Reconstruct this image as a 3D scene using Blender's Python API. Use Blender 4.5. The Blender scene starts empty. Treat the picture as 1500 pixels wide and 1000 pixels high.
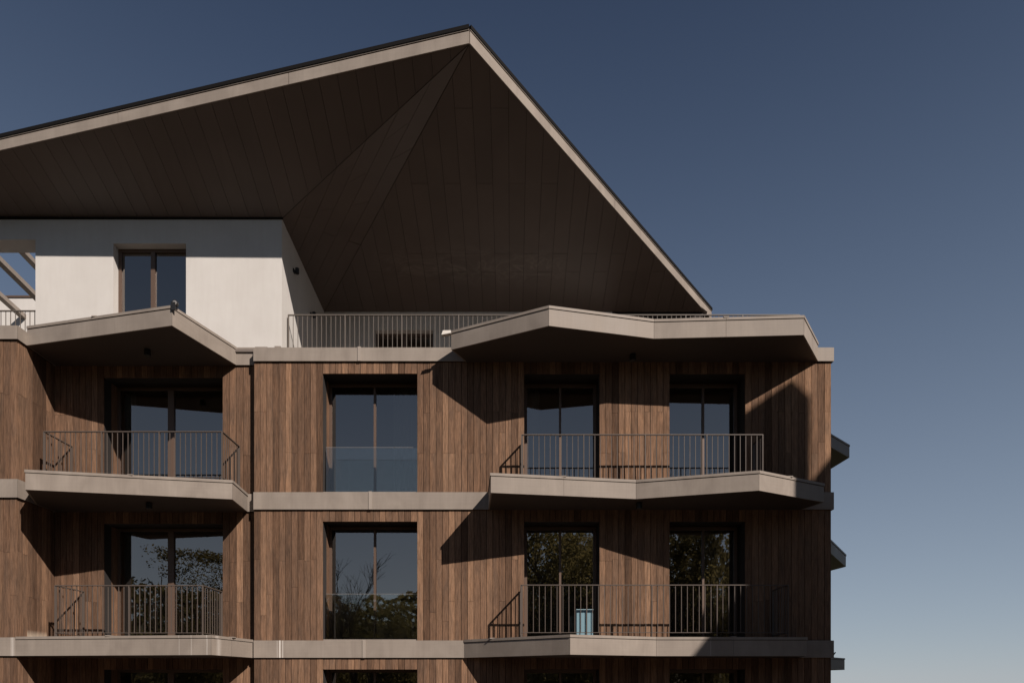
import bpy, math, random
from mathutils import Vector, noise
random.seed(7)
C = bpy.context.scene.collection
S = bpy.context.scene

# ------------------------------------------------------------------ camera, world, sun, exposure
EYE = 5.6            # height of the lens above the ground
YH, CX, F = 1003.0, 750.0, 1000.0   # survey constants: horizon row, centre column, focal length
D = 14.333           # distance of the main facade
cam_d = bpy.data.cameras.new("camera"); cam = bpy.data.objects.new("camera", cam_d); C.objects.link(cam)
cam.location = (0, 0, EYE); cam.rotation_euler = (math.radians(90), 0, 0)
cam_d.sensor_width = 36; cam_d.lens = 24; cam_d.shift_y = (YH-500)/1500.0; cam_d.clip_end = 6000; cam_d.clip_start = .1
S.camera = cam
SUN = Vector((-.841, 1, -.898))      # direction the light travels
ELEV = math.atan2(.898, math.hypot(.841, 1)); ROT = math.atan2(.841, -1)
w = bpy.data.worlds.new("World"); S.world = w; w.use_nodes = True
nt = w.node_tree; nt.nodes.clear()
sky = nt.nodes.new('ShaderNodeTexSky'); sky.sky_type = 'NISHITA'; sky.sun_disc = False
sky.sun_elevation = ELEV; sky.sun_rotation = ROT; sky.air_density = 1.0; sky.dust_density = .1; sky.ozone_density = 1.0; sky.altitude = 300
hs = nt.nodes.new('ShaderNodeHueSaturation'); hs.inputs['Saturation'].default_value = .92
tint = nt.nodes.new('ShaderNodeMixRGB'); tint.blend_type = 'MULTIPLY'; tint.inputs[0].default_value = 1; tint.inputs[2].default_value = (.26, .255, .265, 1)
bg = nt.nodes.new('ShaderNodeBackground'); bg.inputs[1].default_value = .05
out = nt.nodes.new('ShaderNodeOutputWorld')
# low-lying summer haze: the same in every direction, thinning out with height
tc = nt.nodes.new('ShaderNodeTexCoord'); sx = nt.nodes.new('ShaderNodeSeparateXYZ'); nt.links.new(tc.outputs['Generated'], sx.inputs[0])
mr = nt.nodes.new('ShaderNodeMapRange'); mr.inputs['From Min'].default_value = 0; mr.inputs['From Max'].default_value = 1.1; mr.inputs['To Min'].default_value = 1; mr.inputs['To Max'].default_value = 0; nt.links.new(sx.outputs[2], mr.inputs[0])
cmb = nt.nodes.new('ShaderNodeCombineXYZ')
for i, (pw, am) in enumerate(((2.50, 5.2), (2.20, 6.05), (1.72, 7.0))):      # blue light scatters higher up than red
    a = nt.nodes.new('ShaderNodeMath'); a.operation = 'POWER'; a.inputs[1].default_value = pw; nt.links.new(mr.outputs[0], a.inputs[0])
    b = nt.nodes.new('ShaderNodeMath'); b.operation = 'MULTIPLY'; b.inputs[1].default_value = am; nt.links.new(a.outputs[0], b.inputs[0]); nt.links.new(b.outputs[0], cmb.inputs[i])
hz_ = nt.nodes.new('ShaderNodeMixRGB'); hz_.blend_type = 'ADD'; hz_.inputs[0].default_value = 1
nt.links.new(tint.outputs[0], hz_.inputs[1]); nt.links.new(cmb.outputs[0], hz_.inputs[2]); nt.links.new(hz_.outputs[0], bg.inputs[0])
nt.links.new(sky.outputs[0], hs.inputs['Color']); nt.links.new(hs.outputs[0], tint.inputs[1]); nt.links.new(bg.outputs[0], out.inputs[0])
sd = bpy.data.lights.new("sun", 'SUN'); sd.energy = 5.0; sd.angle = math.radians(.53); sd.color = (1.0, .885, .79)
so = bpy.data.objects.new("sun", sd); C.objects.link(so); so.rotation_euler = SUN.to_track_quat('-Z', 'Y').to_euler(); so.location = (20, -20, 40)
S.view_settings.view_transform = 'Standard'; S.view_settings.look = 'None'; S.view_settings.gamma = 1
S.view_settings.use_curve_mapping = False; S.view_settings.exposure = .2
S.render.engine = 'CYCLES'

# ------------------------------------------------------------------ materials
def mat(name, col, rough=.6, metal=0., spec=.5):
    m = bpy.data.materials.new(name); m.use_nodes = True
    b = m.node_tree.nodes['Principled BSDF']
    b.inputs['Base Color'].default_value = (*col, 1); b.inputs['Roughness'].default_value = rough
    b.inputs['Metallic'].default_value = metal; b.inputs['Specular IOR Level'].default_value = spec
    return m
class G:
    """tiny node graph helper"""
    def __init__(s, m): s.m = m; s.t = m.node_tree; s.b = s.t.nodes['Principled BSDF']
    def n(s, typ, **k):
        x = s.t.nodes.new(typ)
        for a, v in k.items(): setattr(x, a, v)
        return x
    def l(s, a, b): s.t.links.new(a, b)
    def pos(s, scale):
        g = s.n('ShaderNodeNewGeometry'); v = s.n('ShaderNodeVectorMath', operation='MULTIPLY'); v.inputs[1].default_value = scale
        s.l(g.outputs['Position'], v.inputs[0]); return v.outputs[0]
    def noise(s, vec, scale, detail=4, rough=.55, dist=0):
        x = s.n('ShaderNodeTexNoise'); x.inputs['Scale'].default_value = scale; x.inputs['Detail'].default_value = detail
        x.inputs['Roughness'].default_value = rough; x.inputs['Distortion'].default_value = dist
        s.l(vec, x.inputs['Vector']); return x.outputs['Fac']
    def ramp(s, fac, stops):
        x = s.n('ShaderNodeValToRGB'); e = x.color_ramp.elements
        while len(e) < len(stops): e.new(.5)
        for el, (p, c) in zip(e, stops): el.position = p; el.color = (*c, 1) if len(c) == 3 else c
        s.l(fac, x.inputs[0]); return x.outputs[0]
    def mix(s, fac, a, b, mode='MIX'):
        x = s.n('ShaderNodeMixRGB', blend_type=mode)
        for i, v in ((0, fac), (1, a), (2, b)):
            if isinstance(v, (int, float)): x.inputs[i].default_value = v
            elif isinstance(v, tuple): x.inputs[i].default_value = (*v, 1)
            else: s.l(v, x.inputs[i])
        return x.outputs[0]
    def math(s, op, a, b=0., c=None):
        x = s.n('ShaderNodeMath', operation=op)
        for i, v in enumerate((a, b) if c is None else (a, b, c)):
            if isinstance(v, (int, float)): x.inputs[i].default_value = v
            else: s.l(v, x.inputs[i])
        return x.outputs[0]
    def bump(s, h, strength, dist=.01):
        x = s.n('ShaderNodeBump'); x.inputs['Strength'].default_value = strength; x.inputs['Distance'].default_value = dist
        s.l(h, x.inputs['Height']); s.l(x.outputs[0], s.b.inputs['Normal'])

def make_wood():
    m = mat('thermo_wood', (.2, .12, .08), .8, 0, .0); g = G(m)
    at = g.n('ShaderNodeAttribute', attribute_name='tone'); tone = at.outputs['Fac']
    geo = g.n('ShaderNodeNewGeometry')
    off = g.n('ShaderNodeCombineXYZ'); g.l(g.math('MULTIPLY', tone, 37.), off.inputs[0]); g.l(g.math('MULTIPLY', tone, 91.), off.inputs[2])
    add = g.n('ShaderNodeVectorMath', operation='ADD'); g.l(geo.outputs['Position'], add.inputs[0]); g.l(off.outputs[0], add.inputs[1])
    def sc(v):
        x = g.n('ShaderNodeVectorMath', operation='MULTIPLY'); x.inputs[1].default_value = v; g.l(add.outputs[0], x.inputs[0]); return x.outputs[0]
    grain = g.noise(sc((70, 70, 2.2)), 1, 6, .62, .6)
    streak = g.noise(sc((150, 150, 6)), 1, 4, .7)
    broad = g.noise(sc((7, 7, 1.1)), 1, 3, .5, 1.2)
    base = g.ramp(tone, [(0, (.0958, .0603, .0425)), (.35, (.1375, .0866, .0605)), (.7, (.1747, .1101, .0757)), (1, (.2306, .1451, .0970))])
    v1 = g.ramp(grain, [(.30, (.62, .60, .58)), (.52, (1, 1, 1)), (.75, (1.42, 1.40, 1.36))])
    v2 = g.ramp(streak, [(.33, (.55, .55, .56)), (.5, (1, 1, 1)), (.7, (1.35, 1.33, 1.3))])
    v3 = g.ramp(broad, [(.3, (.80, .83, .86)), (.7, (1.25, 1.18, 1.1))])
    c = g.mix(1., base, v1, 'MULTIPLY'); c = g.mix(.85, c, v2, 'MULTIPLY'); c = g.mix(.9, c, v3, 'MULTIPLY')
    # pale weathering specks, and rising salt bloom at the very bottom of the first-floor cladding
    sp = g.noise(sc((45, 45, 9)), 1, 3, .8); spk = g.ramp(sp, [(.73, (0, 0, 0)), (.82, (.35, .35, .35))])
    c = g.mix(spk, c, (.42, .36, .30))
    se = g.n('ShaderNodeSeparateXYZ'); g.l(geo.outputs['Position'], se.inputs[0])
    hz = g.math('SUBTRACT', se.outputs[2], EYE+.95); hz = g.math('DIVIDE', hz, .17); hz = g.math('SUBTRACT', 1., hz)
    dx = g.math('ABSOLUTE', g.math('ADD', se.outputs[0], 9.72)); dxx = g.math('LESS_THAN', dx, .2)
    yy = g.math('MULTIPLY', g.math('GREATER_THAN', se.outputs[1], 13.7), g.math('MULTIPLY', g.math('LESS_THAN', se.outputs[1], 14.28), g.math('GREATER_THAN', se.outputs[2], EYE+.9)))
    am = g.math('MULTIPLY', g.math('MULTIPLY', dxx, yy), g.math('MINIMUM', g.math('MAXIMUM', hz, 0.), 1.))
    up = g.math('LESS_THAN', se.outputs[2], EYE+1.14); am = g.math('MULTIPLY', am, up)
    am = g.math('MULTIPLY', am, g.math('MULTIPLY', streak, 1.5))
    c = g.mix(am, c, (.6, .52, .42))
    g.l(c, g.b.inputs['Base Color'])
    hsum = g.math('ADD', grain, g.math('MULTIPLY', streak, .6)); g.bump(hsum, .35, .004)
    return m
def make_metal():
    m = mat('bronze_sheet', (.36, .31, .265), .6, 0, .25); g = G(m)
    n1 = g.noise(g.pos((2.2, 2.2, 1.2)), 1, 3, .5, .8); n2 = g.noise(g.pos((1.3, 1.3, 60)), 1, 3, .6)
    n3 = g.noise(g.pos((26, 26, .8)), 1, 5, .6)
    c = g.ramp(n1, [(.3, (.2218, .1901, .1634)), (.7, (.2817, .2444, .2113))])
    c = g.mix(.5, c, g.ramp(n2, [(.3, (.93, .93, .93)), (.7, (1.06, 1.06, 1.06))]), 'MULTIPLY')
    c = g.mix(.35, c, g.ramp(n3, [(.35, (.88, .88, .88)), (.6, (1.04, 1.04, 1.04))]), 'MULTIPLY')
    # white run-off streaks on the band beside the left balcony
    geo = g.n('ShaderNodeNewGeometry'); se = g.n('ShaderNodeSeparateXYZ'); g.l(geo.outputs['Position'], se.inputs[0])
    zlow = g.math('LESS_THAN', se.outputs[2], EYE+1.2)
    tot = None
    for (xx, ww, a) in ((-4.86, .022, .9), (-4.80, .014, .6), (-4.92, .010, .4), (-9.79, .05, .35), (-5.79, .012, .5), (-5.66, .02, .3), (-6.1, .012, .25), (-6.35, .016, .22), (3.92, .012, .3)):
        q = g.math('ABSOLUTE', g.math('SUBTRACT', g.math('ADD', se.outputs[0], g.math('MULTIPLY', n3, .03)), xx+.015))
        q = g.math('MULTIPLY', g.math('MAXIMUM', g.math('SUBTRACT', 1., g.math('DIVIDE', q, ww)), 0.), a)
        tot = q if tot is None else g.math('MAXIMUM', tot, q)
    tot = g.math('MULTIPLY', tot, zlow)
    c = g.mix(tot, c, (.75, .72, .68))
    g.l(c, g.b.inputs['Base Color'])
    g.l(g.ramp(n1, [(.3, (.52,)*3), (.7, (.66,)*3)]), g.b.inputs['Roughness'])
    g.bump(n1, .15, .01)
    return m
def make_soffit():
    m = mat('soffit_sheet', (.10, .08, .068), .4, 0, .3); g = G(m)
    at = g.n('ShaderNodeAttribute', attribute_name='tone')
    n1 = g.noise(g.pos((.9, .9, .9)), 1, 3, .5, .5)
    c = g.ramp(at.outputs['Fac'], [(0, (.1005, .0786, .0672)), (1, (.1090, .0852, .0730))])
    c = g.mix(.6, c, g.ramp(n1, [(.3, (.86, .86, .86)), (.7, (1.12, 1.12, 1.12))]), 'MULTIPLY')
    # faint dried water marks close to the back wall
    geo = g.n('ShaderNodeNewGeometry'); se = g.n('ShaderNodeSeparateXYZ'); g.l(geo.outputs['Position'], se.inputs[0])
    n2 = g.noise(g.pos((.8, 1.6, 1)), 1.6, 5, .62, .9)
    ring = g.ramp(n2, [(.44, (0, 0, 0)), (.53, (.5, .5, .5)), (.56, (1, 1, 1)), (.58, (.3, .3, .3)), (.7, (.15, .15, .15))])
    a = g.math('SUBTRACT', 1., g.math('DIVIDE', g.math('ABSOLUTE', g.math('SUBTRACT', se.outputs[1], 17.05)), .65))
    b = g.math('SUBTRACT', 1., g.math('DIVIDE', g.math('ABSOLUTE', g.math('ADD', se.outputs[0], 1.0)), 2.6))
    am = g.math('MULTIPLY', g.math('MAXIMUM', a, 0.), g.math('MINIMUM', g.math('MAXIMUM', g.math('MULTIPLY', b, 3.), 0.), 1.))
    am = g.math('MULTIPLY', am, ring)
    c = g.mix(g.math('MULTIPLY', am, .30), c, (.30, .26, .23))
    g.l(c, g.b.inputs['Base Color'])
    g.bump(g.noise(g.pos((3, 3, 3)), 1, 2), .08, .01)
    return m
def make_render():
    m = mat('white_render', (.78, .76, .73), .9, 0, .2); g = G(m)
    n1 = g.noise(g.pos((1, 1, 1)), 1.3, 5, .6); n2 = g.noise(g.pos((1, 1, 1)), 90, 3, .6)
    n3 = g.noise(g.pos((9, 9, .9)), 1, 4, .6)
    c = g.ramp(n1, [(.3, (.5141, .4965, .4754)), (.7, (.5634, .5493, .5282))])
    c = g.mix(.4, c, g.ramp(n3, [(.3, (.93, .92, .91)), (.6, (1.02, 1.02, 1.02))]), 'MULTIPLY')
    g.l(c, g.b.inputs['Base Color']); g.bump(n2, .25, .004)
    return m
def make_glass(name, refl=1.6, tintc=(.68, .68, .67)):
    m = bpy.data.materials.new(name); m.use_nodes = True; t = m.node_tree; t.nodes.clear()
    o = t.nodes.new('ShaderNodeOutputMaterial'); tr = t.nodes.new('ShaderNodeBsdfTransparent'); tr.inputs[0].default_value = (*tintc, 1)
    gl = t.nodes.new('ShaderNodeBsdfGlossy'); gl.inputs['Roughness'].default_value = .0; gl.inputs[0].default_value = (1, .92, .86, 1)
    fr = t.nodes.new('ShaderNodeFresnel'); fr.inputs[0].default_value = refl
    no = t.nodes.new('ShaderNodeTexNoise'); no.inputs['Scale'].default_value = .9; no.inputs['Detail'].default_value = 1
    geo = t.nodes.new('ShaderNodeNewGeometry'); t.links.new(geo.outputs['Position'], no.inputs['Vector'])
    bu = t.nodes.new('ShaderNodeBump'); bu.inputs['Strength'].default_value = .012; bu.inputs['Distance'].default_value = .05
    t.links.new(no.outputs['Fac'], bu.inputs['Height']); t.links.new(bu.outputs[0], gl.inputs['Normal'])
    mx = t.nodes.new('ShaderNodeMixShader'); t.links.new(fr.outputs[0], mx.inputs[0]); t.links.new(tr.outputs[0], mx.inputs[1]); t.links.new(gl.outputs[0], mx.inputs[2])
    t.links.new(mx.outputs[0], o.inputs[0]); return m
def make_ground():
    m = mat('lawn', (.09, .10, .05), .95, 0, .2); g = G(m)
    n1 = g.noise(g.pos((1, 1, 1)), .12, 6, .6); n2 = g.noise(g.pos((1, 1, 1)), 7, 5, .7)
    c = g.ramp(n1, [(.3, (.052, .055, .026)), (.7, (.085, .075, .045))])
    c = g.mix(.5, c, g.ramp(n2, [(.3, (.6, .6, .6)), (.7, (1.3, 1.3, 1.3))]), 'MULTIPLY'); g.l(c, g.b.inputs['Base Color']); g.bump(n2, .5, .05)
    return m
def make_gravel():
    m = mat('pale_gravel', (.3, .27, .24), .95, 0, .2); g = G(m)
    n2 = g.noise(g.pos((1, 1, 1)), 40, 5, .7); g.l(g.ramp(n2, [(.3, (.075, .054, .042)), (.7, (.135, .098, .078))]), g.b.inputs['Base Color']); g.bump(n2, .5, .02)
    return m
def make_leaf(name, a, b):
    m = mat(name, a, .6, 0, .3); g = G(m)
    n = g.noise(g.pos((1, 1, 1)), .9, 4, .6); g.l(g.ramp(n, [(.3, a), (.7, b)]), g.b.inputs['Base Color'])
    tl = g.n('ShaderNodeBsdfTranslucent'); tl.inputs[0].default_value = (b[0]*1.3, b[1]*1.25, b[2]*.9, 1)
    mx = g.n('ShaderNodeMixShader'); mx.inputs[0].default_value = .45
    o = [x for x in g.t.nodes if x.type == 'OUTPUT_MATERIAL'][0]
    g.l(g.b.outputs[0], mx.inputs[1]); g.l(tl.outputs[0], mx.inputs[2]); g.l(mx.outputs[0], o.inputs[0]); return m

WOOD, METAL, SOFFIT, WHITE = make_wood(), make_metal(), make_soffit(), make_render()
GLASS = make_glass('window_glass', 3.0); CLEAR = make_glass('balustrade_glass', 1.85, (.9, .93, .92))
DARK = mat('dark_backing', (.018, .015, .014), .9); BLACK = mat('black_powder_coat', (.012, .012, .013), .45)
STRIP = mat('joint_cover', (.31, .27, .235), .5, 0, .3)
FRAME = mat('bronze_frame', (.1056, .0690, .0507), .5, .1); SHADE_DARK = mat('shade_dark', (.0149, .0109, .0089), .6, 0, .2); RAIL2 = mat('terrace_rail_steel', (.1339, .1165, .1017), .5, 0, .3)  # the near-black lining colour stands in for shade in the reveals
RAIL = mat('rail_steel', (.0915, .0739, .0634), .5, .0, .3)
GUTTER = mat('black_gutter', (.0092, .0085, .0085), .7, 0, .08); UNDER = mat('underside_board', (.062, .050, .043), .6)
ROOM = mat('room_plaster', (.50, .46, .42), .9); CURT = mat('curtain_cloth', (.55, .52, .47), .9)
GALV = mat('bright_steel', (.4366, .4085, .3803), .3, .6); GALV2 = mat('white_coated_steel', (.60, .57, .53), .5, 0, .4); PAVE = mat('terrace_tile', (.15, .125, .11), .8)
LAWN, GRAVEL = make_ground(), make_gravel(); BARK = mat('bark', (.07, .055, .045), .9)
LEAF1 = make_leaf('leaf_olive', (.085, .082, .046), (.17, .155, .090)); LEAF2 = make_leaf('leaf_dark', (.048, .048, .028), (.095, .086, .052))
BLUE = mat('pale_blue_enamel', (.150, .260, .315), .5); BLUE2 = mat('pale_blue_lid', (.22, .33, .38), .5)
REND2 = mat('neighbour_render', (.5, .46, .41), .9); TILE2 = mat('neighbour_roof', (.10, .07, .055), .8)

# ------------------------------------------------------------------ mesh helpers
class MB:
    def __init__(s): s.v = []; s.f = []
    def add(s, vs, fs):
        n = len(s.v); s.v += [tuple(a) for a in vs]; s.f += [tuple(i+n for i in f) for f in fs]; return s
    def box(s, x0, x1, y0, y1, z0, z1):
        return s.add([(x0,y0,z0),(x1,y0,z0),(x1,y1,z0),(x0,y1,z0),(x0,y0,z1),(x1,y0,z1),(x1,y1,z1),(x0,y1,z1)],
                     [(0,3,2,1),(4,5,6,7),(0,1,5,4),(1,2,6,5),(2,3,7,6),(3,0,4,7)])
    def prism(s, poly, z0, z1):                      # poly: list of (x,y), counter-clockwise from above
        n = len(poly)
        return s.add([(x,y,z0) for x,y in poly]+[(x,y,z1) for x,y in poly],
                     [tuple(range(n-1,-1,-1)), tuple(range(n,2*n))]+[(i,(i+1)%n,(i+1)%n+n,i+n) for i in range(n)])
    def loft(s, a, b):                               # two matching rings of 3-D points
        n = len(a)
        return s.add(list(a)+list(b), [tuple(range(n-1,-1,-1)), tuple(range(n,2*n))]+[(i,(i+1)%n,(i+1)%n+n,i+n) for i in range(n)])
    def bar(s, p, q, w, h=None):                     # square bar between two points
        p, q = Vector(p), Vector(q); h = h or w; d = (q-p).normalized()
        u = d.cross(Vector((0,0,1)));  u = Vector((1,0,0)) if u.length < 1e-4 else u.normalized()
        v = u.cross(d).normalized(); c = [u*(w/2)+v*(h/2), -u*(w/2)+v*(h/2), -u*(w/2)-v*(h/2), u*(w/2)-v*(h/2)]
        return s.loft([p+k for k in c], [q+k for k in c])
    def tube(s, p, q, r, r2=None, n=12):
        p, q = Vector(p), Vector(q); r2 = r if r2 is None else r2; d = (q-p).normalized()
        u = d.cross(Vector((0,0,1))); u = Vector((1,0,0)) if u.length < 1e-4 else u.normalized(); v = u.cross(d)
        A = [(math.cos(6.28318*k/n), math.sin(6.28318*k/n)) for k in range(n)]
        return s.loft([p+u*(a*r)+v*(b*r) for a,b in A], [q+u*(a*r2)+v*(b*r2) for a,b in A])
    def mesh(s, name, m, tone=None, recalc=True):
        me = bpy.data.meshes.new(name); me.from_pydata(s.v, [], s.f); me.materials.append(m)
        if tone is not None:
            a = me.attributes.new('tone', 'FLOAT', 'FACE')
            a.data.foreach_set('value', tone if isinstance(tone, list) else [tone]*len(me.polygons))
        if not recalc: me.update(); return me
        import bmesh
        b = bmesh.new(); b.from_mesh(me); bmesh.ops.recalc_face_normals(b, faces=b.faces); b.to_mesh(me); b.free()
        me.update(); return me
    def build(s, name, m, parent=None, tone=None, recalc=True, **props):
        o = bpy.data.objects.new(name, s.mesh(name, m, tone, recalc)); C.objects.link(o)
        if parent: o.parent = parent
        for k, v in props.items(): o[k] = v
        return o
def empty(name, loc, label, cat, group=None):
    o = bpy.data.objects.new(name, None); C.objects.link(o); o.location = loc; o.empty_display_size = .3
    o['label'] = label; o['category'] = cat
    if group: o['group'] = group
    return o
def tag(o, label, cat, group=None):
    o['label'] = label; o['category'] = cat
    if group: o['group'] = group
    return o
def X(px, Y): return (px-CX)/F*Y
def Z(py, Y): return EYE+(YH-py)/F*Y

# ------------------------------------------------------------------ setting: ground, forecourt, hill
MB().add([(-2500,-2500,0),(2500,-2500,0),(2500,2500,0),(-2500,2500,0)], [(0,1,2,3)]).build('ground', LAWN, kind='structure')
MB().add([(-40,-4,.004),(40,-4,.004),(40,16,.004),(-40,16,.004)], [(0,1,2,3)]).build('forecourt', GRAVEL, kind='structure')
hv, hf = [], []
for j in range(25):
    for i in range(61):
        x = -300+i*10; y = -60-j*9; t = j/24
        z = (math.sin(min(1, t*2.6)*math.pi/2))*(22+5*noise.noise(Vector((x/70., 0, 3)))) + 2.2*noise.noise(Vector((x/25., y/25., 0)))*t - .3
        hv.append((x, y, z))
for j in range(24):
    for i in range(60):
        a = j*61+i; hf.append((a, a+61, a+62, a+1))
MB().add(hv, hf).build('hill', LAWN, kind='structure')

# ------------------------------------------------------------------ the building
B = empty('apartment_building', (0, 18, 0), 'brown timber-clad apartment building with zigzag balconies under a huge pointed overhanging roof', 'building')
def part(mb, name, m, parent=None, **k):
    p = parent or B
    o = mb.build(name, m, None, **k); o.parent = p
    if p is B: o.location = (0, -18, 0)     # vertices are in world space; the root stands at y 18
    return o
ZB = [EYE+6.780, EYE+3.678, EYE+.5776]        # undersides of the three slab bands
ZT = [ZB[0]+.284, ZB[1]+.361, ZB[2]+.361]     # tops of the bands on the flat facade
FH = .376                                      # balcony edge height
YB, YF = 14.51, 13.42                          # recessed left bay, projecting far-left volume
XC0, XC1, XR = -5.417, 6.70, -9.73             # block corner, right corner, return wall of the left bay

# bodies (dark membrane behind the cladding), with openings left for the windows
PT = .028                                      # plank thickness
storeys = [(ZT[1], ZB[0]), (ZT[2], ZB[1]), (0, ZB[2])]
HEAD = .244
# window openings: (x0, x1) on their plane
WC = (X(473, D), X(611, D)); W1 = (X(768, D), X(878, D)); W2 = (X(981, D), X(1091.5, D)); WL = (X(152, YB), X(326, YB))
openings_main = [WC, W1, W2]; openings_left = [WL]
def spans(x0, x1, ops):
    out = []; c = x0
    for a, b in ops: out.append((c, a, False)); out.append((a, b, True)); c = b
    out.append((c, x1, False)); return out
planks = []       # (visible size, mesh builder, tone, wall)
def add_wall(x0, x1, yface, ops, name, axis='x', sgn=1):
    """backing wall plus planks; axis 'x' faces -y, axis 'y' is the return wall facing +x"""
    wb = MB()
    for si, (z0, z1) in enumerate(storeys):
        zz = z1 if si == 0 else ZT[si]
        for a, b, op in (spans(x0, x1, ops) if axis == 'x' else [(x0, x1, False)]):
            lo = z1-HEAD if (op and not (si == 2 and False)) else z0
            if si == 2 and op: MB_low = True; wb.box(a, b, yface+PT, yface+PT+.25, 0, ZB[2]-2.55) 
            if axis == 'x': wb.box(a, b-(.03 if abs(b-(XR-.001)) < 1e-6 else 0), yface+PT, yface+PT+.25, lo, z1)
            else: wb.box(yface-PT-.25, yface-PT, a, b, lo, z1)
    wall = part(wb, name, DARK)
    for si, (z0, z1) in enumerate(storeys):
        for a, b, op in (spans(x0, x1, ops) if axis == 'x' else [(x0, x1, False)]):
            n = max(1, round((b-a)/.134)); wd = (b-a)/n
            for k in range(n):
                lo = (z1-HEAD) if op else max(z0, 0 if si < 2 else z1-3.0)
                hi = z1
                cuts = [lo]
                if hi-lo > 1.5:
                    r = random.random(); H = hi-lo
                    if r < .36: cuts.append(lo+H*.62+random.choice((0, 0, 0, -.03)))
                    elif r < .62: cuts.append(lo+H*.30+random.choice((0, 0, .02)))
                    elif r < .72: cuts.append(lo+H*random.uniform(.1, .5))
                cuts.append(hi)
                base = random.gauss(.5, .29)
                for c0, c1 in zip(cuts, cuts[1:]):
                    t = min(1, max(0, base+random.gauss(0, .13))); jit = random.uniform(-.0025, .0025)
                    g0 = .0045; mb = MB(); e0 = .002 if c0 != lo else 0; e1 = .002 if c1 != hi else 0
                    if axis == 'x': mb.box(a+k*wd+g0, a+(k+1)*wd-g0, yface+jit, yface+PT-.001, c0+e0, c1-e1)
                    else: mb.box(yface-PT+.001, yface-jit, a+k*wd+g0, a+(k+1)*wd-g0, c0+e0, c1-e1)
                    vis = (c1-c0) if si < 2 else .25
                    if axis == 'x' and not (-10.4 < a+k*wd): vis *= .2
                    if axis == 'y': vis *= .5
                    if -9.2 < a+k*wd < WL[1] and axis == 'x' and yface > D: vis *= .7   # mostly in deep shade
                    planks.append((vis, mb, t, wall))
    return wall
main_wall = add_wall(XC0, XC1, D, openings_main, 'facade_wall')
left_wall = add_wall(XR+.004, XC0-.0, YB, openings_left, 'facade_wall')
ret_wall = add_wall(YF+PT, YB+PT, XR, [], 'facade_wall', 'y')
far_wall = add_wall(-16, XR-.001, YF, [], 'facade_wall')
planks.sort(key=lambda p: -p[0])
for vis, mb, t, wall in planks[:292]:
    mb.build('wood_plank', WOOD, wall, tone=t)
rest = MB(); tones = []
for vis, mb, t, wall in planks[292:]:
    rest.add(mb.v, mb.f); tones += [t]*len(mb.f)
part(rest, 'wood_planks', WOOD, tone=tones, kind='stuff')
# solid core and side facade so the block reads from the side
core = MB(); core.box(XC1-.3, XC1-.03, D+PT+.25, 26, 0, ZB[0]); core.box(-16, XC1-.3, 25.7, 26, 0, ZB[0])
core.box(XC0-.001, XC0+.25, D+PT+.25, D+PT+.5, 0, ZB[0]-.01)
part(core, 'side_wall', DARK)
sp = MB(); tn = []
for k in range(84):
    y = D+.004+k*.139
    if y > 25.8: break
    b0 = len(sp.f); sp.box(XC1-.03, XC1-.002, y, y+.133, 0, ZB[0]); tn += [min(1, max(0, random.gauss(.5, .2)))]*6
part(sp, 'side_cladding', WOOD, tone=tn, kind='stuff')

# floor slabs inside the building (also ceilings of the rooms)
fl = MB()
for i in range(3): fl.box(-15.9, XC1-.31, D+.32, 25.6, ZB[i]+.05, ZT[i]-.03)
part(fl, 'floor_slab', ROOM)
part(MB().box(-15.9, XC1-.02, D+.1, 25.6, ZT[0]-.02, EYE+7.1).box(-15.9, XC0-.3, YB+.02, D+.3, ZT[0]-.1, EYE+7.1), 'terrace_floor', PAVE)

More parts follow.
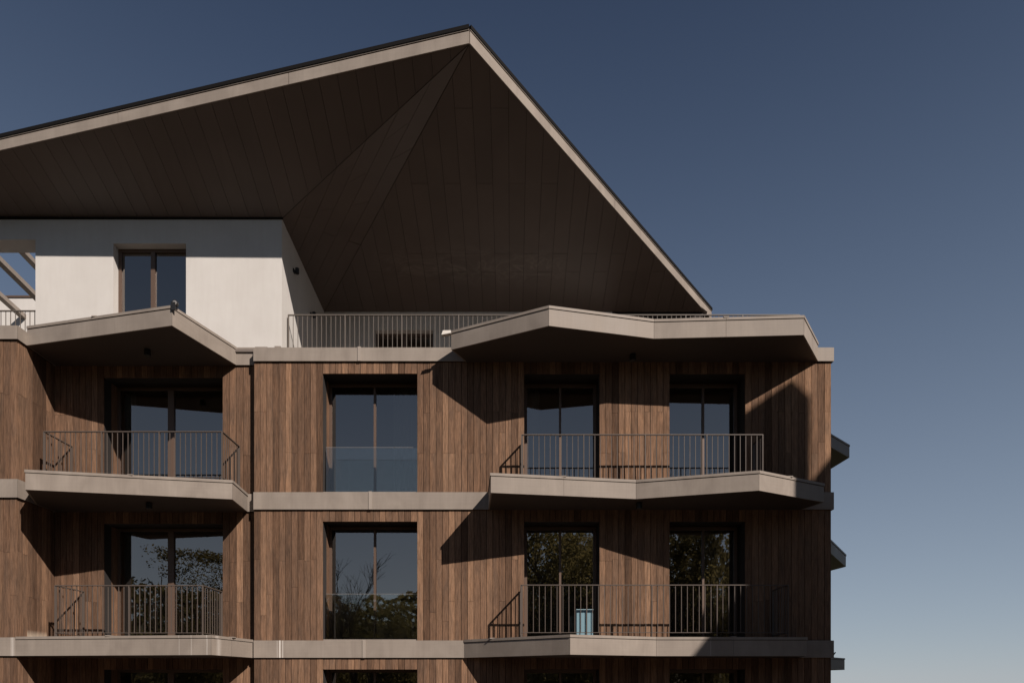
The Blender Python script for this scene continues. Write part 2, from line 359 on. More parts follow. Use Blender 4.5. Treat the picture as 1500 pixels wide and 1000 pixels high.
# ------------------------------------------------------------------ windows
def window(x0, x1, z0, z1, yface, yframe, split=None, lining=WOOD, curtain=None, fw=.055, mw=.045, room=True, sill=True):
    """frame in a deep reveal; pane, mullion, lining are its sub-parts"""
    lining2 = SHADE_DARK if lining is WOOD else lining  # top and right reveals: shade painted in with a darker lining colour
    f = MB(); y0, y1 = yframe, yframe+.07
    f.box(x0, x0+fw, y0, y1, z0, z1); f.box(x1-fw, x1, y0, y1, z0, z1)
    f.box(x0+fw, x1-fw, y0, y1, z1-fw, z1); f.box(x0+fw, x1-fw, y0, y1, z0, z0+fw)
    fo = part(f, 'window', FRAME)
    xm = (x0+x1)/2 if split is None else split
    MB().box(xm-mw/2, xm+mw/2, y0-.012, y1-.01, z0+fw, z1-fw).build('mullion', FRAME, fo)
    g = MB().add([(x0+fw, y0+.03, z0+fw), (xm-mw/2, y0+.03, z0+fw), (xm-mw/2, y0+.03, z1-fw), (x0+fw, y0+.03, z1-fw)], [(0,1,2,3)])
    g.build('pane', GLASS, fo, recalc=False)
    g = MB().add([(xm+mw/2, y0+.033, z0+fw), (x1-fw, y0+.033, z0+fw), (x1-fw, y0+.033, z1-fw), (xm+mw/2, y0+.033, z1-fw)], [(0,1,2,3)])
    g.build('pane', GLASS, fo, recalc=False)
    t = .02
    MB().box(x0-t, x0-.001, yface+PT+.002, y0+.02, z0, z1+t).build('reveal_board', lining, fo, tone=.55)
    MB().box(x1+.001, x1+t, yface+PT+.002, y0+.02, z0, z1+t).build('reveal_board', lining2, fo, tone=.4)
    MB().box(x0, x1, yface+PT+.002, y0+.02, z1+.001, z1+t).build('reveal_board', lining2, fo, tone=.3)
    if sill: MB().box(x0, x1, yface+.03, y0+.01, z0-.03, z0-.002).build('sill', METAL, fo)
    if room:
        r = MB(); yb = y1+3.2; e = .35
        r.box(x0-e, x1+e, yb, yb+.1, z0-.3, z1+.1); r.box(x0-e-.1, x0-e, y1, yb, z0-.3, z1+.1); r.box(x1+e, x1+e+.1, y1, yb, z0-.3, z1+.1)
        r.box(x0-e, x1+e, y1, yb, z1+.05, z1+.15); r.box(x0-e, x1+e, y1, yb, z0-.3, z0-.1)
        r.box(x0-e, x0, y1, y1+.1, z0-.1, z1+.05); r.box(x1, x1+e, y1, y1+.1, z0-.1, z1+.05); r.box(x0, x1, y1, y1+.1, z1, z1+.05)
        r.build('room', ROOM, fo)
    if curtain:
        a, b = curtain; c = MB(); n = max(6, int((b-a)/.035)); pts = [(a+(b-a)*k/n, y1+.12+.025*math.sin(k*1.9)) for k in range(n+1)]
        vs = [(x, y, z0+.03) for x, y in pts]+[(x, y, z1-.02) for x, y in pts]
        c.add(vs, [(k, k+1, k+n+2, k+n+1) for k in range(n)]); c.build('curtain', CURT, fo)
    return fo
RV = .50
for si, (zb, zt) in enumerate([(ZT[1], ZB[0]), (ZT[2], ZB[1]), (ZB[2]-2.55, ZB[2])]):
    z1 = zt-HEAD; z0 = zb+.03
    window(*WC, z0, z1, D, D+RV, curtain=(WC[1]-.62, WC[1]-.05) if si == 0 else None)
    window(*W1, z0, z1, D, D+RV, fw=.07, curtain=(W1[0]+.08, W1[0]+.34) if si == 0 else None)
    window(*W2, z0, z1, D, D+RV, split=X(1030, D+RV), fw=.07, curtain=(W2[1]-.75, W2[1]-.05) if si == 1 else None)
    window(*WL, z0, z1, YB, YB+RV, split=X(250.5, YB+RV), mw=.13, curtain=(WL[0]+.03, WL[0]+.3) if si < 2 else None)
    # frameless glass guard in front of the single windows
    gb = MB().box(WC[0]+.03, WC[1]-.004, D+.13, D+.142, zb+.02, zb+.99)
    gg = part(gb, 'glass_guard', CLEAR); MB().box(WC[0]+.03, WC[1]-.004, D+.129, D+.143, zb+.9905, zb+.997).build('guard_edge', GALV, gg)

# ------------------------------------------------------------------ slab bands on the walls (fascia panels)
def band(pts, z0, z1, seams=(), proud=.035, name='slab_band', closed_ends=True, group=None):
    """polyline band: a dark core part with one fascia_panel per piece"""
    core = MB(); root = None; panels = []
    for (p, q) in zip(pts, pts[1:]):
        p, q = Vector(p), Vector(q); d = (q-p); L = d.length; d.normalize(); nrm = Vector((d.y, -d.x))
        cs = [0]+sorted(s for s in seams_for(p, d, L, seams))+[L]
        for a, b in zip(cs, cs[1:]):
            panels.append((p+d*(a+(.003 if a > 0 else 0)), p+d*(b-(.003 if b < L else 0)), nrm))
    return panels
def seams_for(p, d, L, seams):
    out = []
    for s in seams:                       # s is an x coordinate on the polyline
        if abs(d.x) > .05:
            t = (s-p.x)/d.x
            if .05 < t < L-.05: out.append(t)
    return out
def offset_pts(pts, o):
    """mitred offset of an open 2-D polyline towards its outer side"""
    P = [Vector(p) for p in pts]; out = []
    for i, p in enumerate(P):
        ns = []
        if i > 0: d = (P[i]-P[i-1]).normalized(); ns.append(Vector((d.y, -d.x)))
        if i < len(P)-1: d = (P[i+1]-P[i]).normalized(); ns.append(Vector((d.y, -d.x)))
        if len(ns) == 1: out.append(p+ns[0]*o)
        else:
            m = (ns[0]+ns[1]).normalized(); out.append(p+m*(o/max(.3, m.dot(ns[0]))))
    return out
def edge_strip(pts, z0, z1, off_out, thick, seams, name, m, parent, gap=.0025):
    A = offset_pts(pts, off_out); Bk = offset_pts(pts, off_out-thick)
    for i in range(len(pts)-1):
        a, b, c, d_ = A[i], A[i+1], Bk[i+1], Bk[i]
        ts = [0.]
        for s in seams:
            if abs(b.x-a.x) > .05:
                t = (s-a.x)/(b.x-a.x)
                if .04 < t < .96: ts.append(t)
        ts = sorted(ts)+[1.]; L = (b-a).length
        for t0, t1 in zip(ts, ts[1:]):
            u0 = t0+(gap/L); u1 = t1-(gap/L)
            MB().prism([tuple(a.lerp(b, u0)), tuple(a.lerp(b, u1)), tuple(d_.lerp(c, u1)), tuple(d_.lerp(c, u0))], z0, z1).build(name, m, parent)
def wall_band(pts, z0, z1, seams=(), strips=()):
    inner = offset_pts(pts, -.12)
    core = MB()
    o1 = offset_pts(pts, .02)
    for i in range(len(pts)-1):
        core.prism([tuple(o1[i]), tuple(o1[i+1]), tuple(inner[i+1]), tuple(inner[i])], z0+.006, z1-.004)
    c = part(core, 'slab_band', GUTTER)
    edge_strip(pts, z0, z1, .042, .02, seams, 'fascia_panel', METAL, c)
    for sx, sy in strips:
        MB().box(sx-.033, sx+.033, sy-.056, sy-.0425, z0-.002, z1+.014).build('joint_strip', STRIP, c)
    return c
# flat facade bands
wall_band([(XC0, D), (XC1, D)], ZB[0], ZT[0], [X(526, D)], [(X(527, D), D)])
wall_band([(XC0, D), (XC1, D)], ZB[1], ZT[1], [X(543, D)], [(X(543, D), D)])
wall_band([(XC0+.004, D), (XC1, D)], ZB[2], ZT[2], [X(534, D)], [(X(534, D), D)])
# side return of the bands round the right corner
for i in range(3):
    part(MB().box(XC1-.02, XC1+.042, D-.04, 25.9, ZB[i]+.001, ZT[i]-.001), 'slab_band', METAL)
# far-left volume bands + its return
for i in range(3):
    wall_band([(-16, YF), (XR, YF), (XR, YB)], ZB[i], ZT[i] if i else ZT[0]-.02)
# bay bands between return and block
for i in range(3):
    wall_band([(XR, YB), (XC0-.03, YB)], ZB[i]+.001, ZB[i]+FH-.004)

# ------------------------------------------------------------------ balconies
def balcony(pts, back, zb, seams=(), joints=(), floor=METAL, h=FH):
    """pts: front polyline left to right, back: wall points closing it right to left"""
    ins = offset_pts(pts, -.03)
    poly = [tuple(p) for p in ins]+list(back)
    s = part(MB().prism(poly, zb+.0004, zb+h-.03), 'balcony', UNDER)
    g = .052
    edge_strip(pts, zb, zb+h-g-.012, 0, .028, seams, 'fascia_panel', METAL, s)
    edge_strip(pts, zb+h-g-.012, zb+h-g, -.012, .02, [], 'shadow_groove', GUTTER, s, gap=0)
    edge_strip(pts, zb+h-g, zb+h, .014, .16, seams, 'coping', METAL, s)
    for (jx, jy) in joints:
        MB().box(jx-.05, jx+.05, jy-.022, jy+.1, zb+h-.01, zb+h+.012).build('coping_joint', GALV if False else METAL, s)
    return s
def on_line(pts, x):
    for p, q in zip(pts, pts[1:]):
        if min(p[0], q[0]) <= x <= max(p[0], q[0]) and abs(q[0]-p[0]) > 1e-6:
            t = (x-p[0])/(q[0]-p[0]); return (x, p[1]+t*(q[1]-p[1]))
# right side
R1 = [(-.989, D-.045), (-1.232, 13.806), (.696, 12.885), (2.780, 13.365), (5.654, 13.224), (6.405, D-.045)]
R2 = [(-.494, D-.045), (-.406, 13.05), (2.451, 13.49), (4.670, 12.90), (6.274, 13.73), (6.08, D-.045)]
R3 = [(-1.00, D-.045), (1.088, 12.80), (2.843, 13.45), (5.836, 13.51), (6.02, D-.045)]
# left bay
L1 = [(XR+.045, 13.63), (-6.413, 12.877), (-5.843, YB-.045)]
L2 = [(XR+.045, 13.88), (-9.16, 12.847), (-5.533, 13.512), (-5.605, YB-.045)]
L3 = [(XR+.01, YF-.044), (-5.707, 12.95), (XC0-.01, D-.05)]
balc = []
balc.append(balcony(R1, [(6.40, D+.0), (-.985, D+.0)], ZB[0]-.001, [X(1064, 13.28)], [on_line(R1, X(1064, 13.28))]))
balc.append(balcony(R2, [(6.08, D), (-.494, D)], ZB[1]-.001, [X(826, 13.24)], [on_line(R2, 1.0), on_line(R2, X(1157, 13.3))]))
balc.append(balcony(R3, [(6.02, D), (-.97, D)], ZB[2]-.001, [X(1074, 13.5)], [on_line(R3, -.4), on_line(R3, X(1074, 13.5))]))
balc.append(balcony(L1, [(-5.843, YB), (XR+.045, YB)], ZB[0]-.001, [], [on_line(L1, X(140, 13.3))]))
balc.append(balcony(L2, [(-5.605, YB), (XR+.045, YB)], ZB[1]-.001, [], [on_line(L2, X(192, 13.2))]))
balc.append(balcony(L3, [(XC0-.012, YB), (XR+.045, YB)], ZB[2]-.001, [X(337, 13.5)], [on_line(L3, X(160, 13.2)), on_line(L3, X(337, 13.5))]))
# balconies on the right-hand side facade, tips peeping past the corner
for zb, pts in ((ZB[0], [(XC1+.043, 17.3), (10.06, 20.35), (9.95, 22.5), (XC1+.043, 24)]),
                (ZB[1], [(XC1+.043, 15.9), (10.37, 21.2), (10.2, 22.2), (XC1+.043, 24)]),
                (ZB[2]-.08, [(XC1+.043, 18.), (10.72, 22.), (10.5, 23), (XC1+.043, 24.4)])):
    balcony(pts, [(XC1, pts[-1][1]), (XC1, pts[0][1])], zb-.001)

# ------------------------------------------------------------------ railings
def railing(pts, zbase, ztop, step=.111, RAIL=RAIL):
    """pts: polyline; flat top and bottom rails, posts; every baluster is a sub-part sharing one mesh"""
    f = MB(); n = len(pts)
    for p, q in zip(pts, pts[1:]):
        f.bar((*p, ztop-.009), (*q, ztop-.009), .04, .018)
        f.bar((*p, zbase+.09), (*q, zbase+.09), .03, .012)
    r = part(f, 'railing', RAIL)
    hgt = ztop-zbase
    bm_ = MB().box(-.006, .006, -.006, .006, 0, hgt-.11).mesh('baluster', RAIL)
    pm_ = MB().box(-.009, .009, -.022, .022, 0, hgt-.006).mesh('railing_post', RAIL)
    def put(me, name, p, z, rot):
        o = bpy.data.objects.new(name, me); C.objects.link(o); o.parent = r; o.location = (p[0], p[1], z); o.rotation_euler = (0, 0, rot)
    for i, (p, q) in enumerate(zip(pts, pts[1:])):
        p, q = Vector(p), Vector(q); L = (q-p).length; a = math.atan2((q-p).y, (q-p).x)
        k = max(1, round(L/step)); npost = max(1, round(L/1.25)); every = max(2, round(k/npost))
        for j in range(k+1):
            if i > 0 and j == 0: continue
            t = p.lerp(q, j/k)
            if j == 0 or j == k or (j % every == 0 and k-j > 3): put(pm_, 'railing_post', t, zbase+.0, a)
            else: put(bm_, 'baluster', t, zbase+.096, a)
    return r
railing([(.207, D-.03), (.207, 13.807), (5.067, 13.807), (5.067, D-.03)], ZB[1]+FH, EYE+5.067, .114)
railing([(.189, D-.03), (.189, 13.53), (5.47, 13.53), (5.47, D-.03)], ZB[2]+FH, EYE+1.992, .118)
railing([(-9.343, YB-.03), (-9.343, 13.64), (-5.79, 13.64), (-5.79, YB-.03)], ZB[1]+FH, EYE+5.067, .106)
railing([(-9.09, YB-.03), (-9.09, 13.60), (-6.16, 13.60), (-6.16, YB-.03)], ZB[2]+FH, EYE+1.992, .104)
ZR = EYE+8.31
railing([(-5.02, 15.33), (6.45, 15.33)], EYE+7.1, ZR, .1063, RAIL2)
railing([(-13.6, 15.16), (-10.49, 15.16)], EYE+7.1, ZR, .109, RAIL2)

# ------------------------------------------------------------------ penthouse
YW, YK = 15.01, 18.40; ZF = EYE+7.1; ZW = EYE+10.25; ZK = EYE+10.05; XP = -5.06
PX0, PX1, PHD = X(166, YW), X(272.5, YW), Z(356.7, YW)
XO = X(52, YW); ZO = Z(351, YW)
pw = MB()
pw.box(XO, PX0, YW, YW+.30, ZF, ZW+.02); pw.box(PX1, XP, YW, YW+.30, ZF, ZW); pw.box(PX0, PX1, YW, YW+.30, PHD, ZW+.01)
part(pw, 'penthouse_wall', WHITE)
part(MB().box(XP-.3, XP-.0005, YW+.30, YK+.3, ZF, ZW-.03), 'penthouse_wall', WHITE)
part(MB().box(-13.9, XO-.001, YW+.001, YW+.46, ZO, ZW+.02).box(-14.4, -13.9, YW+.001, YW+.46, ZF, ZW+.02).box(XO, XO+.3, YW+.30, 23, ZF, ZW), 'penthouse_wall', WHITE)
KX0, KX1, KHD = X(549, YK+.02), X(634.5, YK), Z(483.3, YK)
part(MB().box(XP, KX0, YK, YK+.3, ZF, ZK).box(KX1, 2.7, YK, YK+.3, ZF, ZK).box(KX0, KX1, YK, YK+.3, KHD, ZK).box(4.85, 5.15, YK+.3, 24, ZF, ZK), 'penthouse_wall', WHITE)
def white_window(x0, x1, hd, y, dep, split, mw, room):
    return window(x0, x1, ZF+.05, hd, y, y+dep, split=split, lining=WHITE, mw=mw, fw=.07, sill=False, room=room)
white_window(PX0, PX1, PHD, YW-PT, .22, X(224.5, YW+.2), .09, True)
white_window(KX0, KX1, KHD, YK-PT, .23, None, .09, True)
part(MB().box(2.701, 5.15, YK+.002, YK+.3, ZF, ZK), 'dark_fill_panel', SHADE_DARK)  # dark panel added so the sunlit wall end stays dark behind the railing
# rear volume with brown coping, and the sloping pergola beams that die into it
YV = 19.33
part(MB().box(-22, -10.6, YV, YV+.4, ZF, Z(436, YV)), 'rear_wall', WHITE)
part(MB().box(-22, -10.6, YV-.03, YV+.43, Z(436, YV), Z(433.5, YV)), 'wall_coping', FRAME)
pg = part(MB().box(-13.88, -10.6, YW+.461, YW+.52, ZO+.12, ZO+.25), 'pergola', RAIL)
for (px, py, sl, ye) in ((34.5, 466, .10, YV-.001), (57, 441, .12, 17.8), (62, 401, .12, 17.8)):
    xx = X(px, ye); z1 = Z(py, ye); L = ye-(YW+.53); hw = .075
    MB().loft([(xx-hw, ye, z1-.02), (xx+hw, ye, z1-.02), (xx+hw, ye, z1+.10), (xx-hw, ye, z1+.10)],
              [(xx-hw, YW+.53, z1-.02+sl*L), (xx+hw, YW+.53, z1-.02+sl*L), (xx+hw, YW+.53, z1+.10+sl*L), (xx-hw, YW+.53, z1+.10+sl*L)]).build('pergola_beam', METAL, pg)

# ------------------------------------------------------------------ the great roof
P = Vector((-.778, 12.45, EYE+11.686)); A = Vector((XP, YW, ZW)); Bk = Vector((XP, YK, ZK))
def eaveL(x): return Vector((x, P.y-(x-P.x)*.1269, P.z+(x-P.x)*.1069))
XEL = -14.2
ER = Vector((5.43, 18.64, EYE+9.985))
def right_z(y): return ZK+.275*(YK-y)
def inner_left(x):
    if x <= XP: return Vector((x, YW, ZW+(XP-x)*.0065))
    t = (x-A.x)/(P.x-A.x); return A.lerp(P, t)
roof_core = MB(); UPV = Vector((0, 0, 1))
def slabface(mb, vs, lo, hi): mb.loft([v+UPV*lo for v in vs], [v+UPV*hi for v in vs])
EL = eaveL(XEL); IL = inner_left(XEL)
inset = .03
slabface(roof_core, [EL, P, A, IL], .02, .24); slabface(roof_core, [A, P, Bk], .02, .24); slabface(roof_core, [P, ER, Bk], .02, .24)
slabface(roof_core, [IL, inner_left(-10.3), inner_left(-10.3)+Vector((0, .5, 0)), IL+Vector((0, .5, 0))], .02, .24)
slabface(roof_core, [inner_left(-10.3), A, Bk, Vector((XP, 24, ZK)), Vector((-10.3, 24, ZW))], .02, .24)
slabface(roof_core, [Bk, ER, Vector((5.1, 24, ZK)), Vector((XP, 24, ZK))], .02, .24)
roof = part(roof_core, 'roof', GUTTER)
def panel(vs, name='soffit_panel'):
    MB().loft([v-UPV*random.uniform(0, .0015) for v in vs], [v+UPV*.017 for v in vs]).build(name, SOFFIT, roof, tone=random.random())
GP = .0032
# left panels, running from wall or crease out to the eave
n = round((XP-XEL)/.356); xs = [XEL+(XP-XEL)*k/n for k in range(n+1)]; m2 = round((P.x-XP)/.356); xs += [XP+(P.x-XP)*k/m2 for k in range(1, m2+1)]
for a, b in zip(xs, xs[1:]):
    a2, b2 = a+GP, b-GP
    i0, i1 = inner_left(a2), inner_left(b2 if b < P.x-.01 else b-.004); e0, e1 = eaveL(a2), eaveL(b2 if b < P.x-.01 else b-.004)
    panel([e0, e1, i1-Vector((0, .004, 0)), i0-Vector((0, .004, 0))])
# middle triangle, strips parallel to the back crease
ns = 6
for k in range(ns):
    f0, f1 = k/ns+.0015, (k+1)/ns-.0015
    q0, q1 = Bk.lerp(A, f0), Bk.lerp(A, f1); r0, r1 = P.lerp(A, f0), P.lerp(A, f1)
    L = (r0-q0).length
    cs = [0.]+[c for c in (((.52, .85) if k % 2 else (.33, .70)) if k < 4 else ((.45,) if k == 4 else ())) ]+[1.]
    for c0, c1 in zip(cs, cs[1:]):
        u0 = c0+(.0008 if c0 > 0 else 0); u1 = c1-(.0008 if c1 < 1 else 0)
        panel([q0.lerp(r0, u0), q0.lerp(r0, u1), q1.lerp(r1, u1), q1.lerp(r1, u0)])
# right panels, perpendicular to the terrace wall, with staggered cross joints
def outerR(x):
    if x <= P.x: t = (x-Bk.x)/(P.x-Bk.x); return Bk.lerp(P, t)
    t = (x-P.x)/(ER.x-P.x); return P.lerp(ER, t)
nL = 12; xr = [XP+(P.x-XP)*k/nL for k in range(nL+1)]; nR = 17; xr += [P.x+(5.27-P.x)*k/nR for k in range(1, nR+1)]
for k, (a, b) in enumerate(zip(xr, xr[1:])):
    a2, b2 = a+GP, b-GP; cuts = [12.45+1.05, 16.67] if k % 2 else [14.97, 17.18]
    oa, ob = outerR(a2), outerR(b2)
    near = min(oa.y, ob.y); ys = [c for c in cuts if near+.15 < c < YK-.15]
    prevL, prevR = oa, ob
    for c in ys+[YK]:
        g0 = .003 if c != YK else .004
        if c < max(oa.y, ob.y)+.1 and c != YK: continue
        qa = Vector((a2, c-g0, right_z(c-g0))); qb = Vector((b2, c-g0, right_z(c-g0)))
        panel([prevL, prevR, qb, qa])
        prevL = Vector((a2, c+g0, right_z(c+g0))); prevR = Vector((b2, c+g0, right_z(c+g0)))
# crease trims
for q in (A, Bk):
    MB().bar(P-UPV*.004+ (q-P)*.004, q-UPV*.003, .007, .006).build('crease_trim', GUTTER, roof)
# black closing trim where soffit meets the front wall
MB().box(XEL, XP+.03, YW-.035, YW-.004, ZW-.022, ZW+.0).build('wall_trim', GUTTER, roof)
# fascia, lip and gutter along both eaves
def eave(p, q, h0, h1, seams):
    p, q = Vector(p), Vector(q); d = (q-p); hd = Vector((d.x, d.y, 0)).normalized(); nrm = Vector((hd.y, -hd.x, 0))
    ts = [0.]+list(seams)+[1.]; hh = lambda t: h0+(h1-h0)*t
    for t0, t1 in zip(ts, ts[1:]):
        u0 = t0+(.0004 if t0 else 0); u1 = t1-(.0004 if t1 < 1 else 0)
        a, b = p.lerp(q, u0), p.lerp(q, u1)
        MB().loft([a-UPV*.006, a-UPV*.006+nrm*.02, a+nrm*.02+UPV*hh(u0), a+UPV*hh(u0)],
                  [b-UPV*.006, b-UPV*.006+nrm*.02, b+nrm*.02+UPV*hh(u1), b+UPV*hh(u1)]).build('roof_fascia', METAL, roof)
    for (z0, z1, o, m, nm) in ((0, .012, .01, GUTTER, 'shadow_groove'), (.012, .03, .035, METAL, 'roof_lip'), (.03, .10, .05, GUTTER, 'gutter')):
        a, b = p, q
        MB().loft([a+UPV*(h0+z0), a+nrm*o+UPV*(h0+z0), a+nrm*o+UPV*(h0+z1), a+UPV*(h0+z1)],
                  [b+UPV*(h1+z0), b+nrm*o+UPV*(h1+z0), b+nrm*o+UPV*(h1+z1), b+UPV*(h1+z1)]).build(nm, m, roof)
tS = (X(423, 12.87)-EL.x)/(P.x-EL.x); tS2 = (X(172.5, 13.3)-EL.x)/(P.x-EL.x)
eave(EL, P, .185, .215, [tS2, tS] if False else [tS2*1.0, tS])
eave(P, ER, .215, .19, [.5])

# ------------------------------------------------------------------ small fittings (things that hang from or stand on the building)
def spot(x, y, z, label):
    t = empty('ceiling_spotlight', (x, y, z), label, 'spotlight', 'black spotlights under the balconies')
    MB().tube((0, 0, -.012), (0, 0, -.125), .062, n=20).build('lamp_body', BLACK, t)
    MB().tube((0, 0, -.0), (0, 0, -.0125), .05, n=20).build('mount', BLACK, t)
    MB().tube((0, 0, -.126), (0, 0, -.129), .045, n=20).build('lens', mat('lamp_lens', (.08, .08, .08), .1), t)
    return t
spot(-7.37, 13.80, ZB[0], 'black spotlight under the peaked canopy at the upper left')
spot(-7.31, 13.75, ZB[1], 'black spotlight under the left balcony of the upper floor')
spot(2.48, 14.00, ZB[0], 'black spotlight under the long zigzag canopy at the upper right')
spot(2.56, 13.75, ZB[1], 'black spotlight under the right balcony of the upper floor')
def wall_lamp(y, z, label):
    t = empty('wall_lamp', (XP, y, z), label, 'wall lamp', 'black lamps on the white side wall')
    MB().box(0, .025, -.05, .05, -.04, .04).build('mount', BLACK, t)
    MB().tube((.085, 0, -.06), (.085, 0, .06), .045, n=18).build('lamp_body', BLACK, t)
    MB().bar((.025, 0, 0), (.05, 0, 0), .03).build('arm', BLACK, t)
wall_lamp(15.81, Z(397, 15.81), 'black wall lamp high on the white side wall, nearer the front corner')
wall_lamp(17.15, Z(461, 17.15), 'black wall lamp deeper on the white side wall, behind the terrace railing')
# flood light on the tip of the left canopy
t = empty('flood_light', (-6.36, 12.90, ZB[0]+FH), 'small round black lamp on the tip of the upper left canopy', 'lamp')
MB().tube((0, -.03, .05), (0, .04, .05), .056, .046, n=24).build('lamp_body', BLACK, t)
MB().tube((0, -.034, .05), (0, -.03, .05), .04, n=24).build('lens', GALV, t)
MB().box(-.035, .035, 0, .04, .0, .02).build('bracket', BLACK, t)
MB().box(-.06, .02, -.055, -.03, -.10, .05).build('cable_box', BLACK, t)
# rain spout at the left end of the right canopy
t = empty('rain_spout', (-1.26, 13.79, ZB[0]+FH-.06), 'bright metal rain spout on the left end of the upper right canopy', 'spout')
MB().loft([(-.16, -.05, -.045), (-.16, .05, -.045), (-.16, .05, -.03), (-.16, -.05, -.03)], [(.03, -.05, -.01), (.03, .05, -.01), (.03, .05, .005), (.03, -.04, .005)]).build('tray', GALV2, t)
MB().loft([(-.16, -.058, -.05), (-.16, -.051, -.05), (-.13, -.051, .035), (-.13, -.058, .035)], [(.03, -.045, -.01), (.03, -.039, -.01), (.03, -.039, .045), (.03, -.045, .045)]).build('side_lip', GALV2, t)
# flashing upstand at the block corner
o = MB().box(X(373, D), X(391, D), D+.02, D+.12, ZT[0]+.001, ZT[0]+.045).box(X(403, D+.2), X(412, D+.2), D+.16, D+.26, ZT[0]+.001, ZT[0]+.13).box(X(391, D), X(417, D), D+.1, D+.2, ZT[0]+.001, ZT[0]+.03)
part(o, 'flashing_upstand', METAL)
# aerial rods on the side balconies
for (x, y, z) in ((10.0, 21.2, ZB[1]+FH), (10.4, 22.2, ZB[2]+FH-.1)):
    r = MB().bar((x-.1, y, z-.05), (x+.12, y, z+.22), .03).build('drain_rod', BLACK); tag(r, 'thin dark rod on the %s balcony tip past the right corner' % ('middle' if z > EYE+2 else 'lowest'), 'rod')
# pale blue cabinet on the lower right balcony
bx0, bx1, by = X(843.5, 14.2), X(867.5, 14.2), 14.05; zf = ZB[2]+FH-.03
t = empty('storage_cabinet', ((bx0+bx1)/2, by+.15, zf), 'pale blue storage cabinet standing on the lower right balcony before the glass door', 'cabinet')
wd = (bx1-bx0)/2; hh = Z(892, 14.1)-zf
MB().box(-wd+.004, -.003, -.152, -.14, .03, hh-.03).build('door', BLUE, t)
MB().box(.003, wd-.004, -.152, -.14, .03, hh-.03).build('door', BLUE, t)
MB().box(-wd, wd, -.139, .13, 0, hh-.02).build('body', BLUE, t)
MB().box(-wd-.006, wd+.006, -.158, .136, hh-.019, hh).build('top', BLUE2, t)

# ------------------------------------------------------------------ sister building towards the sun (outside the frame): its steep roof and chimney shade the right corner
SH = Vector((.841, -1, 0))                    # horizontal direction towards the sun
def sp3(xw, zw, t): return Vector((xw+.841*t, D-t, EYE+zw+.898*t))
nb = empty('neighbour_house', (14, 3, 0), 'tall pale house with a steep dark roof standing beside the camera to the right', 'house')
def npart(mb, name, m):
    mb.v = [(x-14, y-3, z) for x, y, z in mb.v]; return mb.build(name, m, nb)
T0 = 10.
p0, p1, p2 = sp3(2.45, -.69, T0), sp3(15.8, 16.6, T0), sp3(24., 6.0, T0)
def low(v): return Vector((v.x, v.y, 0))
fr = [low(p0)+Vector((.35, 0, 0)), low(p2), p2-UPV*.3, p1-UPV*.45, p0+Vector((.35, 0, -.05))]
npart(MB().loft([v+SH*.25 for v in fr], [v+SH*9 for v in fr]), 'wall', REND2)
rf = [p0, p1, p2, p2-UPV*.25, p1-UPV*.42, p0-UPV*.25]
npart(MB().loft(rf, [v+SH*9.6 for v in rf]), 'roof', TILE2)
ch = [sp3(4.68, .8, T0), sp3(6.28, 3.2, T0), sp3(6.28, 6.05, T0), sp3(5.9, 6.42, T0), sp3(4.68, 5.58, T0)]
npart(MB().loft(ch, [v+SH*.9 for v in ch]), 'chimney', REND2)
for k in range(3):
    for j in range(3):
        q = low(p0)+Vector((2+k*3.2, 0, 3+j*3.2))
        npart(MB().loft([q-SH*.02+SH*.25, q+Vector((1.2, 0, 0))-SH*.02+SH*.25, q+Vector((1.2, 0, 1.5))-SH*.02+SH*.25, q+Vector((0, 0, 1.5))-SH*.02+SH*.25],
                        [q+SH*.26, q+Vector((1.2, 0, 0))+SH*.26, q+Vector((1.2, 0, 1.5))+SH*.26, q+Vector((0, 0, 1.5))+SH*.26]), 'window', BLACK)

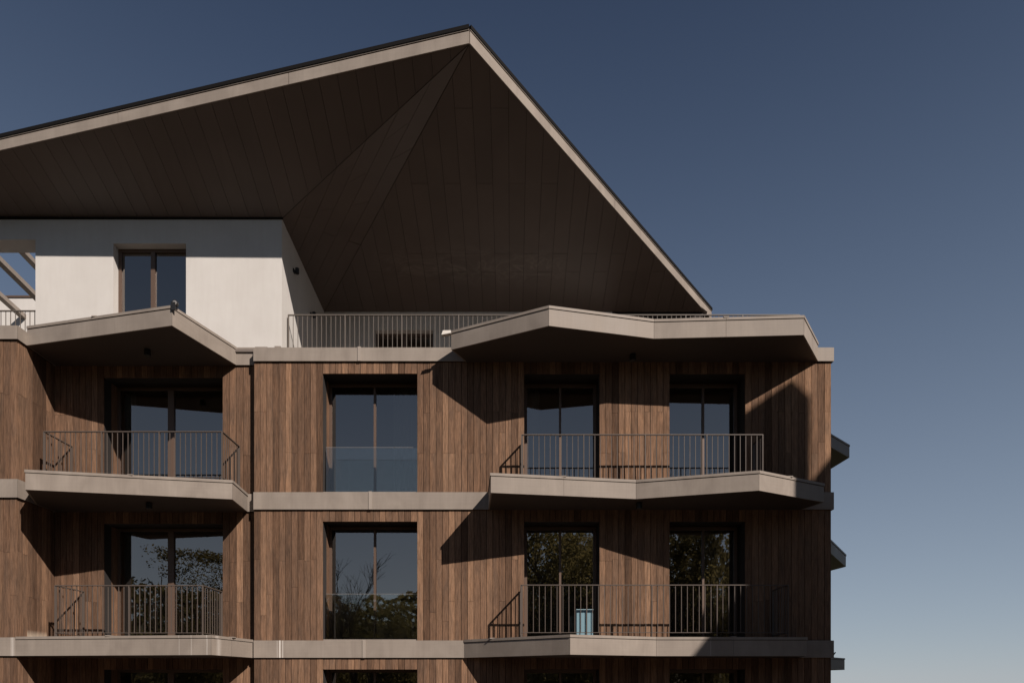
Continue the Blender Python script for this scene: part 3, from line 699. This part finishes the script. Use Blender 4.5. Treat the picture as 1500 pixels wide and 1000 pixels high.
# ------------------------------------------------------------------ trees behind the camera (mirrored in the lower windows)
def tree(x, y, h, r, leaves, leafm, label, bare=False, trunk=.25):
    t = empty('broadleaf_tree' if not bare else 'bare_tree', (x, y, 0), label, 'tree', 'trees behind the viewpoint mirrored in the glass')
    tk = MB(); tk.tube((0, 0, 0), (0.2, 0, h*.45), trunk, trunk*.6, 10); rnd = random.Random(int(x*13+y))
    def branch(p, d, L, rad, lev):
        q = p+d*L; tk.tube(p, q, rad, rad*.6, 6)
        if lev == 0: return
        for _ in range(3 if not bare else 4):
            nd = (d+Vector((rnd.uniform(-.8, .8), rnd.uniform(-.8, .8), rnd.uniform(-.1, .7)))).normalized()
            branch(p+d*L*rnd.uniform(.45, 1), nd, L*rnd.uniform(.55, .75), rad*.55, lev-1)
    for k in range(5): branch(Vector((.2*k/5, 0, h*(.2+.06*k))), Vector((rnd.uniform(-.6, .6), rnd.uniform(-.6, .6), 1)).normalized(), h*.30, trunk*.5, 2 if not bare else 4)
    tk.build('trunk', BARK, t)
    if leaves:
        mb = MB(); cl = [(Vector((rnd.gauss(0, .42)*r, rnd.gauss(0, .42)*r, h*.55+rnd.gauss(0, .23)*h)), rnd.uniform(.14, .30)*r) for _ in range(210)]
        for _ in range(leaves):
            c, s = rnd.choice(cl); v = Vector((rnd.gauss(0, 1), rnd.gauss(0, 1), rnd.gauss(0, 1))).normalized()*s*rnd.uniform(.5, 1.05)
            p = c+v
            if p.z > h: p.z = h-rnd.random()*.6
            if p.z < .4: p.z = .4+rnd.random()
            a = Vector((rnd.gauss(0, 1), rnd.gauss(0, 1), rnd.gauss(0, 1))).normalized(); b = a.orthogonal().normalized(); e = rnd.uniform(.06, .16)
            mb.add([p-a*e, p+b*e*.5, p+a*e, p-b*e*.5], [(0, 1, 2, 3)])
        me = bpy.data.meshes.new('crown'); me.from_pydata(mb.v, [], mb.f); me.materials.append(leafm)
        o = bpy.data.objects.new('crown', me); C.objects.link(o); o.parent = t
    return t
tree(4.0, -17, 18.0, 5.6, 52000, LEAF1, 'broad olive-green tree just behind the viewpoint, mirrored in the right windows')
tree(12.5, -19, 18.0, 5.2, 46000, LEAF2, 'dark green tree further right behind the viewpoint')
tree(-12.0, -22, 15.0, 4.0, 0, LEAF1, 'tall bare tree with thin branches behind the viewpoint', True, .2)
tree(-9.5, -24, 12.0, 4.5, 14000, LEAF2, 'low bushy tree beside the bare tree')
tree(-14.5, -25, 12.2, 3.8, 12000, LEAF1, 'rounded green tree left of the bare tree')
tree(-26.0, -27, 16.5, 5.5, 30000, LEAF2, 'large dark tree at the far left behind the viewpoint')
tree(-34.0, -30, 10.5, 5.0, 9000, LEAF1, 'small tree at the far left edge of the lawn')

# unseen leaf belt behind the viewpoint, added to block low sky light
rw = random.Random(3); mb = MB()
for _ in range(42000):
    th = rw.uniform(-1.75, 1.75); R_ = rw.uniform(84, 100); dx_, dy_ = math.sin(th)*R_, -math.cos(th)*R_+10
    q = dx_/(29-dy_)
    top = 5.6+(R_+20)*((.215 if q > -.06 else .125)+.028*noise.noise(Vector((th*9, 0, 0)))+.02*noise.noise(Vector((th*31, 5, 0))))
    z = top*rw.random()**.8
    p = Vector((dx_, dy_, z)); a = Vector((rw.gauss(0, 1), rw.gauss(0, 1), rw.gauss(0, 1))).normalized(); b = a.orthogonal().normalized(); e = rw.uniform(.35, .75)
    mb.add([p-a*e, p+b*e*.7, p+a*e, p-b*e*.7], [(0, 1, 2, 3)])
mb.build('sky_blocker_trees', LEAF2, recalc=False, kind='stuff')
